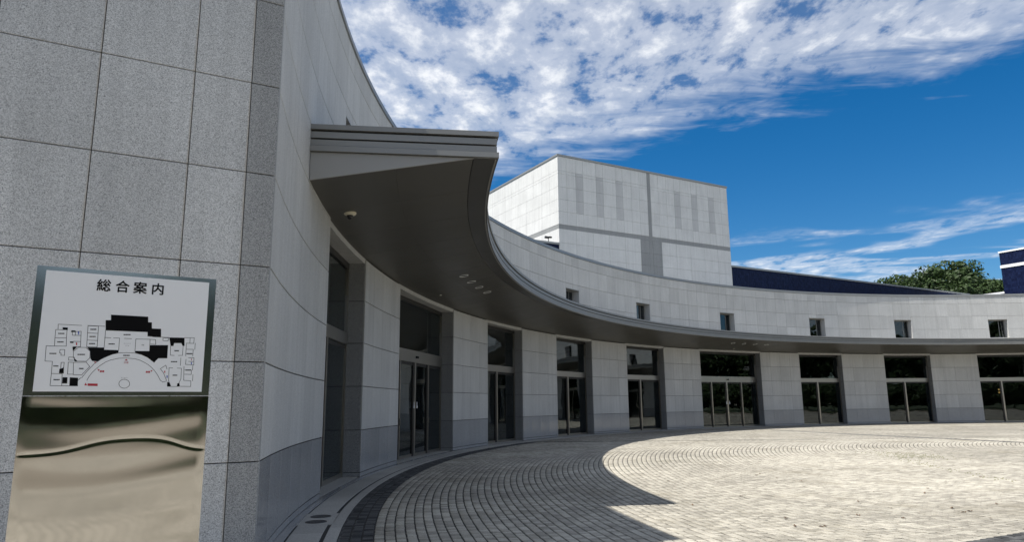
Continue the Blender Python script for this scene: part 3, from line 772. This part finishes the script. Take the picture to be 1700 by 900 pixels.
# ================================================================== trees
def crown_mesh(name, seed, rx, ry, rz, nclump, nleaf, size, mat):
    r = np.random.default_rng(seed)
    # clumps sit on the lobes of an uneven crown
    d = r.normal(size=(nclump, 3)); d /= np.linalg.norm(d, axis=1)[:, None]; d[:, 2] = np.where(d[:, 2] < -0.35, -d[:, 2]*0.6, d[:, 2])
    rad = r.uniform(0.42, 1.0, nclump)**0.55*(0.86+0.26*np.sin(d[:, 0]*4.1+seed)*np.cos(d[:, 1]*3.7+seed*2)+r.normal(0, 0.05, nclump))
    cc = d*rad[:, None]*np.array([rx, ry, rz])
    cs = r.uniform(0.55, 1.25, nclump)*0.16*(rx+rz)
    k = np.repeat(np.arange(nclump), nleaf); n = len(k)
    off = r.normal(size=(n, 3)); off /= np.linalg.norm(off, axis=1)[:, None]; off *= (r.uniform(0.3, 1.0, n)**0.5)[:, None]*cs[k][:, None]*np.array([1, 1, 0.62])
    P = cc[k]+off
    nrm = off/np.linalg.norm(off, axis=1)[:, None]+r.normal(0, 0.6, (n, 3))+np.array([0, 0, 0.35]); nrm /= np.linalg.norm(nrm, axis=1)[:, None]
    a = np.cross(nrm, r.normal(size=(n, 3))); a /= np.linalg.norm(a, axis=1)[:, None]; b = np.cross(nrm, a)
    s = size*r.uniform(0.6, 1.3, n)[:, None]
    V = np.stack([P-a*s, P-b*s*0.55, P+a*s, P+b*s*0.55], 1).reshape(-1, 3)
    m = bpy.data.meshes.new(name); m.vertices.add(len(V)); m.vertices.foreach_set('co', V.ravel())
    m.loops.add(4*n); m.loops.foreach_set('vertex_index', np.arange(4*n, dtype=np.int32))
    m.polygons.add(n); m.polygons.foreach_set('loop_start', np.arange(0, 4*n, 4, dtype=np.int32)); m.polygons.foreach_set('loop_total', np.full(n, 4, dtype=np.int32))
    m.materials.append(mat); m.update(calc_edges=True); return m, cc
def trunk_mesh(name, seed, hb, cc, zc, r0):
    r = random.Random(seed); q = MB()
    pts = [Vector((0, 0, -0.1))]
    for i in range(1, 6): pts.append(Vector((r.uniform(-.12, .12)*i*0.4, r.uniform(-.12, .12)*i*0.4, hb*i/5)))
    for i in range(5): q.tube(pts[i], pts[i+1], r0*(1-0.11*i), r0*(1-0.11*(i+1)), 9)
    for j in range(0, min(len(cc), 26)):
        e = Vector(cc[j])+Vector((0, 0, zc)); s = pts[3].lerp(pts[5], r.random()); m = s.lerp(e, 0.5)+Vector((r.uniform(-.3, .3), r.uniform(-.3, .3), r.uniform(-.5, .1)))
        q.tube(s, m, r0*0.34, r0*0.2, 6); q.tube(m, s.lerp(e, 0.95), r0*0.2, r0*0.06, 5)
    return q.mesh(name, MAT['bark'])
PROT = {}
def tree(name, label, loc, H, rx, rz, seed, mat, group, ncl=90, nl=150, size=0.24, r0=0.3, rz_=0.0):
    key = (seed, rx, rz, H, size)
    if key not in PROT:
        cm, cc = crown_mesh('crown', seed, rx, rx*0.95, rz, ncl, nl, size, mat)
        PROT[key] = (cm, trunk_mesh('trunk', seed, H-rz*1.25, cc, H-rz, r0))
    cm, tm = PROT[key]
    t = empty(name, loc, rz_); tag(t, label, 'tree', group)
    obj('trunk', tm, t); obj('crown', cm, t, (0, 0, H-rz)); return t
GB = 'broadleaf trees behind the blue wing'
def far(px, d):                                    # ground point seen at photo column px at distance d
    v = CF*1178.93+CR*(px-850); k = d/math.hypot(v.x, v.y); return (v.x*k, v.y*k, 0)
tree('broadleaf_tree', 'tallest domed green tree behind the navy wing', far(1592, 118), 20.8, 4.9, 6.0, 11, MAT['leaf'], GB, 170, 200, 0.27)
tree('broadleaf_tree', 'green tree just left of the tallest dome behind the navy wing', far(1540, 116), 19.9, 4.6, 5.6, 12, MAT['leaf'], GB, 150, 200, 0.27)
tree('broadleaf_tree', 'leftmost lower green tree showing over the sloping navy wing', far(1480, 120), 20.1, 6.5, 5.2, 13, MAT['leaf'], GB, 160, 200, 0.27)
tree('broadleaf_tree', 'rounded green tree low between the leftmost tree and the two domes', far(1508, 123), 20.6, 4.6, 5.4, 16, MAT['leaf_dark'], GB, 140, 180, 0.27)
tree('broadleaf_tree', 'small pale green tree right of the tallest dome', far(1632, 125), 19.0, 2.8, 4.2, 14, MAT['leaf'], GB, 90, 160, 0.25)
tree('broadleaf_tree', 'small tree touching the edge of the navy block at the right', far(1655, 122), 19.0, 2.2, 4.0, 15, MAT['leaf_dark'], GB, 80, 150, 0.25)
# trees across the plaza, seen in the glass and in the steel sheet
GR = 'trees across the plaza mirrored in the glass'
HEDGE = crown_mesh('foliage', 31, 4.6, 1.8, 3.0, 110, 140, 0.32, MAT['leaf_dark'])[0]
HSTEM = trunk_mesh('stem', 31, 1.2, [(-2.5, 0, 0.2), (2.5, 0, 0.3), (-1, .5, .6), (1.2, -.5, .5)], 1.5, 0.09)
for i in range(33):
    a = R_(44-5.9*i); k = i % 2; rr = 68+5*((i*7) % 3)
    x, y = OX+rr*math.cos(a), OY+rr*math.sin(a)
    tree('plaza_tree', 'tall dark tree across the plaza, mirrored in the glass', (x, y, 0), (14.0, 16.0)[k], (6.0, 5.6)[k], (6.2, 7.6)[k], 21+k, MAT['leaf_dark'], GR, 150, 160, 0.42, 0.28, i*1.3)
    rr = 52; x, y = OX+rr*math.cos(a), OY+rr*math.sin(a)
    h = tag(empty('plaza_hedge', (x, y, 0), a+math.pi/2), 'dense dark hedge across the plaza, mirrored low in the glass', 'hedge', 'hedges across the plaza mirrored in the glass')
    obj('foliage', HEDGE, h, (0, 0, 2.3)); obj('stem', HSTEM, h)

# ================================================================== the information sign
SA = R_(32.69892); SO = Vector((-2.005, 2.941, 0))
sign = tag(empty('information_sign', SO, SA), 'freestanding stainless steel sign with white floor plan in front of the granite end wall', 'sign')
H9 = [0.35477931615411723, 0.041475398388416025, -0.007937581240842841, -0.10784511683417121, -0.3902516188325491, 2.0198743433028787, -0.06492386888641033, 0.019416995807772213, 1.0]
def mp(x, y):
    x /= 1000; y /= 1000; k = H9[6]*x+H9[7]*y+1
    return ((H9[0]*x+H9[1]*y+H9[2])/k, (H9[3]*x+H9[4]*y+H9[5])/k)
def build_sign():
    # local frame: x along the sign, y to its back (front face at y = 0)
    W = 0.712
    b = MB(); b.box((0, 0.002, 1.655), (W, 0.05, 2.20)); b.obj('upper_frame', MAT['sign_frame'], sign)
    # lower sheet, finely divided so that its dents can be real
    nx, nz = 120, 700; vs = []; fs = []
    def dent(u, v):
        vc = 1.415+0.035*math.tanh((u-0.32)*7)*0.8-0.03*math.tanh((u-0.84)*9)       # a crease across the sheet
        g = (v-vc)/0.007
        return (0.0009*math.sin(v*8.0+0.5*math.sin(u*3.4)+1.3)+0.00048*math.sin(v*19.0+1.2*math.sin(u*3.0+1.0))
                + 0.00015*math.sin(v*47.0+1.6*math.sin(u*3.3+0.4)) + 0.0007*math.exp(-g*g))
    for j in range(nz+1):
        v = 1.652*j/nz
        for i in range(nx+1):
            u = W*i/nx; e = min(1.0, min(i, nx-i)/6.0)*min(1.0, (nz-j)/20.0)
            vs.append((u, -0.0+dent(u/W, v)*e, v))
    for j in range(nz):
        for i in range(nx):
            a = j*(nx+1)+i; fs.append((a, a+1, a+nx+2, a+nx+1))
    obj('steel_sheet', mesh('steel_sheet', vs, fs, MAT['sign_steel'], True), sign)
    b = MB(); b.box((0.003, 0.006, 0.0), (W-0.003, 0.048, 1.652)); b.obj('sign_body', MAT['sign_frame'], sign)
    b = MB(); b.box((0.0335, -0.003, 1.672), (0.680, 0.0015, 2.181)); panel = b.obj('map_panel', MAT['white'], sign)
    yf = -0.0036
    def poly(name, pts, mat):
        vs = [(u, yf, v) for u, v in (mp(*q) for q in pts)]
        return obj(name, mesh(name, vs, [tuple(range(len(vs)))], mat), panel)
    blacks = [[(785,75),(1147,95),(1147,148),(1183,150),(1183,210),(1272,213),(1272,293),(1143,286),(1143,243),(733,226),(733,128),(785,128)],
        [(552,393),(716,395),(716,416),(858,421),(858,445),(800,460),(720,495),(650,530),(600,525),(585,500),(585,432)],
        [(1165,372),(1340,372),(1332,500),(1245,500),(1205,540),(1140,490),(1080,463),(1018,445),(1018,428),(1160,430)],
        [(1352,297),(1500,300),(1500,380),(1480,378),(1470,352),(1400,352),(1392,380),(1365,380)],
        [(315,198),(365,200),(365,222),(315,218)], [(315,685),(362,685),(358,745),(310,745)], [(385,685),(465,690),(462,768),(380,768)],
        [(283,605),(327,590),(325,648),(280,645)], [(400,228),(440,230),(438,245),(398,243)], [(1332,730),(1350,735),(1368,775),(1330,775)],
        [(1430,745),(1450,740),(1455,775),(1425,775)], [(410,388),(455,390),(415,430)], [(430,505),(460,532),(430,530)], [(387,335),(420,337),(420,352),(387,350)]]
    for q in blacks: poly('black_area', q, MAT['black_ink'])
    lines = [[(272,168),(360,172),(500,180)], [(560,180),(690,186),(725,188)], [(272,168),(270,215)], [(248,220),(358,222),(352,300),(240,300),(248,220)], [(240,300),(235,380),(350,382),(352,300)],
        [(235,380),(155,378),(143,527),(215,530),(205,648)], [(205,648),(310,650),(306,768),(192,766),(205,648)], [(562,183),(664,187),(650,390),(548,388),(562,183)], [(556,253),(660,257)], [(552,323),(655,327)],
        [(398,243),(495,237),(488,388),(420,387)], [(440,237),(438,275),(492,278)], [(420,335),(488,337)], [(733,226),(1143,243)], [(733,226),(716,416)], [(725,298),(785,300)], [(810,302),(868,303),(860,421)],
        [(915,306),(985,309)], [(1027,312),(1165,315),(1160,430)], [(1027,312),(1018,428)], [(1143,286),(1143,243)],
        [(470,393),(540,395),(583,430),(580,495),(545,530),(455,528),(418,492),(420,432),(470,393)], [(370,538),(420,540),(418,655),(362,655),(370,538)],
        [(420,540),(545,538),(578,580),(500,662),(418,660)], [(290,415),(335,415),(333,472),(298,470),(300,450),(285,448),(290,415)], [(375,488),(430,490),(428,520),(372,518),(375,488)],
        [(550,715),(570,680),(600,640),(640,602),(680,570),(730,538),(780,517),(860,500),(935,497),(1020,505),(1070,520),(1110,540),(1150,564),(1180,590),(1210,622),(1230,650),(1250,685),(1265,715)],
        [(500,690),(540,640),(620,555),(700,500),(800,460),(870,447),(935,445),(1010,448),(1080,463),(1140,490),(1205,540)],
        [(1265,602),(1295,640),(1325,715)], [(1265,602),(1318,567),(1330,605)], [(1265,715),(1290,732),(1325,722)], [(1245,500),(1215,500),(1210,535)],
        [(1365,380),(1362,470),(1400,472)], [(1440,472),(1480,472),(1487,378)], [(1500,300),(1595,300),(1590,355),(1515,353)], [(1555,300),(1552,352)], [(1518,412),(1585,413),(1580,480)], [(1518,360),(1512,478)], [(1515,455),(1580,457)],
        [(1540,495),(1592,495),(1590,565),(1510,560),(1515,510)], [(1540,530),(1590,532)], [(1350,592),(1385,594)], [(1430,596),(1470,597),(1465,700),(1430,775),(1368,775),(1345,720),(1350,592)], [(1500,615),(1568,617),(1565,658),(1500,655)],
        [(1495,580),(1492,715)], [(1582,565),(1578,615)], [(1582,660),(1578,720)], [(1495,715),(1562,720),(1560,775),(1460,773)], [(1605,352),(1600,415)], [(1190,290),(1292,295),(1350,297)], [(1292,295),(1290,328)], [(1165,315),(1218,318),(1220,365),(1170,362)], [(1300,300),(1345,302),(1340,330),(1295,328)],
        [(192,766),(345,768),(460,769)], [(490,690),(465,715)], [(1465,495),(1460,570)], [(410,245),(408,275),(438,277)], [(300,540),(330,540),(325,590),(295,612),(300,540)],
        [(914+52*math.cos(k*math.pi/14), 748+43*math.sin(k*math.pi/14)) for k in range(29)]]
    for q in lines:
        pts = [mp(*k) for k in q]; mb = MB(); hw = 0.0009
        for (a0, b0), (a1, b1) in zip(pts[:-1], pts[1:]):
            L = math.hypot(a1-a0, b1-b0)
            if L < 1e-6: continue
            dx, dy = (a1-a0)/L, (b1-b0)/L; ex, ey = dx*hw, dy*hw
            mb.add([(a0-ex-dy*hw, yf+0.0003, b0-ey+dx*hw), (a1+ex-dy*hw, yf+0.0003, b1+ey+dx*hw), (a1+ex+dy*hw, yf+0.0003, b1+ey-dx*hw), (a0-ex+dy*hw, yf+0.0003, b0-ey-dx*hw)], [(0, 1, 2, 3)])
        mb.obj('plan_line', MAT['black_ink'], panel)
    for q in ([(525,764),(552,764),(540,737)], [(558,745),(656,747),(655,770),(557,768)], [(918,522),(948,522),(933,505)], [(652,602),(676,612),(664,625)], [(1190,615),(1168,618),(1180,632)], [(617,533),(645,533),(631,548)]):
        poly('red_mark', q, MAT['red_ink'])
    for q in ([(462,240),(476,240),(474,270),(466,270)], [(1562,538),(1572,538),(1571,560),(1563,560)], [(1324,668),(1338,668),(1334,692),(1326,692)]): poly('blue_mark', q, MAT['blue_ink'])
    for q in ([(443,346),(457,346),(455,373),(446,373)], [(1564,503),(1572,503),(1571,520),(1565,520)], [(1302,622),(1314,622),(1312,642),(1304,642)]): poly('red_mark', q, MAT['red_ink'])
    # lettering
    def text(s, u, v, size, mat, name, bold=0.0):
        cu = bpy.data.curves.new(name, 'FONT'); cu.body = s; cu.size = size; cu.align_x = 'CENTER'; cu.align_y = 'CENTER'; cu.resolution_u = 3
        to = bpy.data.objects.new(name, cu); COL.objects.link(to)
        bpy.context.view_layer.update()
        me = bpy.data.meshes.new_from_object(to.evaluated_get(bpy.context.evaluated_depsgraph_get()))
        bpy.data.objects.remove(to); bpy.data.curves.remove(cu)
        me.materials.clear(); me.materials.append(mat)
        xs = [p.co.x for p in me.vertices]; ys = [p.co.y for p in me.vertices]
        cx = (min(xs)+max(xs))/2; cy = (min(ys)+max(ys))/2
        for p in me.vertices:
            x, y = p.co.x-cx, p.co.y-cy; p.co = (u+x, yf-0.0004, v+y)
        if bold:
            vs = [tuple(p.co) for p in me.vertices]; fs = [tuple(q.vertices) for q in me.polygons]; mb = MB()
            for k, (ox, oz) in enumerate(((0, 0), (1, 0), (-1, 0), (0, 1), (0, -1), (.7, .7), (-.7, .7), (.7, -.7), (-.7, -.7))): mb.add([(a+ox*bold, b-k*2e-5, c+oz*bold) for a, b, c in vs], fs)
            me = mb.mesh(name, mat)
        return obj(name, me, panel)
    for s, u in zip('総合案内', (0.2505, 0.3225, 0.3926, 0.4643)): text(s, u, 2.1333, 0.0560, MAT['black_ink'], 'heading_character', 0.0011)
    sm = 0.0062
    for s, x, y in (('エントランス', 943, 356), ('ホール', 943, 377), ('ロータリー', 918, 690), ('控室', 1095, 370)): text(s, *mp(x, y), sm*(0.9 if len(s) < 6 else 0.75), MAT['black_ink'], 'room_name')
    for s, x, y in (('正面', 933, 541),): text(s, *mp(x, y), 0.0095, MAT['red_ink'], 'entrance_name')
    # names too small to read: short dark dashes where they stand
    for x, y, w_ in ((303,258,62),(295,340,62),(222,453,70),(258,708,62),(615,218,60),(608,288,60),(602,357,60),(943,270,70),(793,360,60),(497,463,74),(497,600,44),(937,472,64),(1425,427,44),(1400,533,62),(1408,665,46),(250,575,50),(1550,455,54),(1538,615,54)):
        mb = MB()
        for k in range(4):
            a = x-w_/2+w_*k/4; u0, v0 = mp(a, y-7); u1, v1 = mp(a+w_/4*0.78, y+7); mb.add([(u0, yf-0.0003, v0-0.0008), (u1, yf-0.0003, v0-0.0008), (u1, yf-0.0003, v1+0.0008), (u0, yf-0.0003, v1+0.0008)], [(0, 1, 2, 3)])
        mb.obj('room_mark', MAT['black_ink'], panel)
    for x, y in ((698, 627), (1145, 633)):
        mb = MB()
        for k in range(2):
            u0, v0 = mp(x-20+22*k, y-9); u1, v1 = mp(x-3+22*k, y+9); mb.add([(u0, yf, v0), (u1, yf, v0), (u1, yf, v1), (u0, yf, v1)], [(0, 1, 2, 3)])
        mb.obj('entrance_mark', MAT['red_ink'], panel)
build_sign()

# ================================================================== small things
def build_small():
    # dome camera under the canopy
    th, r = 184.54, 38.01
    c = tag(empty('security_camera', (OX+r*math.cos(R_(th)), OY+r*math.sin(R_(th)), soff(r)-0.004)), 'cream dome security camera under the near end of the canopy', 'camera')
    m = MB(); m.lathe([(0.0, 0.02), (0.115, 0.02), (0.12, -0.005), (0.10, -0.035), (0.05, -0.045), (0.0, -0.045)], 24); m.obj('mount', MAT['cream'], c, smooth=True)
    m = MB(); m.lathe([(0.058, -0.04), (0.058, -0.07), (0.045, -0.10), (0.022, -0.115), (0.0, -0.118)], 20); m.obj('dome', MAT['black_plastic'], c, smooth=True)
    # small floodlight on the edge of the left blue wing
    p = P0-9.7*U+0.15*AX+Vector((0, 0, 13.60))
    p = P0-10.1*U+0.3*AX+Vector((0, 0, 13.60))
    f = tag(empty('roof_floodlight', p, WA), 'tiny dark floodlight standing on the roof edge left of the stage tower', 'lamp')
    m = MB(); m.tube((0, 0, 0), (0, 0, 0.34), 0.03, 0.03, 8); m.obj('post', MAT['dark_frame'], f)
    m = MB(); m.box((-0.30, -0.07, 0.30), (0.04, 0.07, 0.46)); m.obj('lamp_head', MAT['dark_frame'], f)
    m = MB(); m.box((0.06, -0.06, 0.36), (0.28, 0.06, 0.48)); m.obj('lamp_head', MAT['dark_frame'], f)
    # warm pendant lamps inside the gallery
    for th, r, lab in ((135.2, RW+1.6, 'lit orange globe lamp behind glass in the bay left of the middle entrance'), (86.0, RW+1.6, 'lit orange globe lamp hanging behind the glass at the right edge')):
        q = tag(empty('pendant_lamp', (OX+r*math.cos(R_(th)), OY+r*math.sin(R_(th)), 2.35)), lab, 'lamp', 'lit lamps in the gallery')
        m = MB(); m.tube((0, 0, 0.1), (0, 0, 2.8), 0.008, 0.008, 6); m.obj('cord', MAT['dark_frame'], q)
        for dz in (0.06, -0.16):
            m = MB(); m.lathe([(0.0, 0.065), (0.04, 0.05), (0.06, 0.015), (0.06, -0.015), (0.04, -0.05), (0.0, -0.065)], 14); m.obj('globe', MAT['lamp'], q, (0, 0, dz), smooth=True)
    # fallen leaves
    r = random.Random(5); spots = [(1230, 825), (1305, 862), (1364, 876), (1192, 802), (1330, 800), (1262, 788), (1098, 775), (1168, 742), (1212, 749), (1150, 840), (1425, 857), (1570, 800), (1540, 812), (1535, 820), (1628, 793), (1450, 818), (1370, 875), (1580, 845), (1600, 852), (1645, 862), (1655, 838), (1320, 875), (1110, 800), (1355, 724), (1290, 795), (1256, 790), (1500, 862), (1480, 845), (1425, 834), (1610, 850)]
    shapes = []
    for k in range(4):
        a = r.uniform(0.02, 0.05); z = r.uniform(0.006, 0.02)
        vs = [(-a, 0, 0.003), (-a*0.3, -a*0.5, z), (a*0.5, -a*0.4, 0.004), (a, 0, z*1.2), (a*0.45, a*0.45, 0.006), (-a*0.3, a*0.45, z*0.7), (0, 0, 0.004)]
        shapes.append(mesh('fallen_leaf', vs, [(0, 1, 6), (1, 2, 6), (2, 3, 6), (3, 4, 6), (4, 5, 6), (5, 0, 6)], MAT['dead_leaf']))
    for i, (px, py) in enumerate(spots):
        v = CF*1178.93+CR*(px-850)+CU*(450-py); k = -1.6/v.z
        o = obj('fallen_leaf', shapes[i % 4], None, (v.x*k, v.y*k, 0.002), r.uniform(0, 6.28))
        tag(o, 'curled brown leaf lying on the pale sunlit setts', 'leaf', 'fallen leaves on the plaza')
    # moss in the joints
    q = MB()
    def tuft(x, y, s):
        q.add([(x-s, y-s*0.6, -0.004), (x+s, y-s*0.5, -0.004), (x+s*0.8, y+s*0.7, -0.004), (x-s*0.7, y+s*0.6, -0.004), (x, y, 0.004+s*0.45)], [(0, 1, 4), (1, 2, 4), (2, 3, 4), (3, 0, 4)])
    for i in range(380):
        if i < 250: x, y = 11.9+r.gauss(0, 0.42), 21.9+r.gauss(0, 0.75)
        else:
            t = R_(r.uniform(166, 183)); rr = 24.2+(math.degrees(t)-166)*0.04+r.gauss(0, 0.12); x, y = OX+rr*math.cos(t), OY+rr*math.sin(t)
        d = math.hypot(x-OX, y-OY); d2 = 37.20-round((37.20-d)/SETT)*SETT; x = OX+(x-OX)*d2/d; y = OY+(y-OY)*d2/d
        tuft(x, y, r.uniform(0.010, 0.024))
    tag(q.obj('moss', MAT['moss']), 'yellow green moss growing in the joints of the sunlit setts', 'moss', kind='stuff')
build_small()
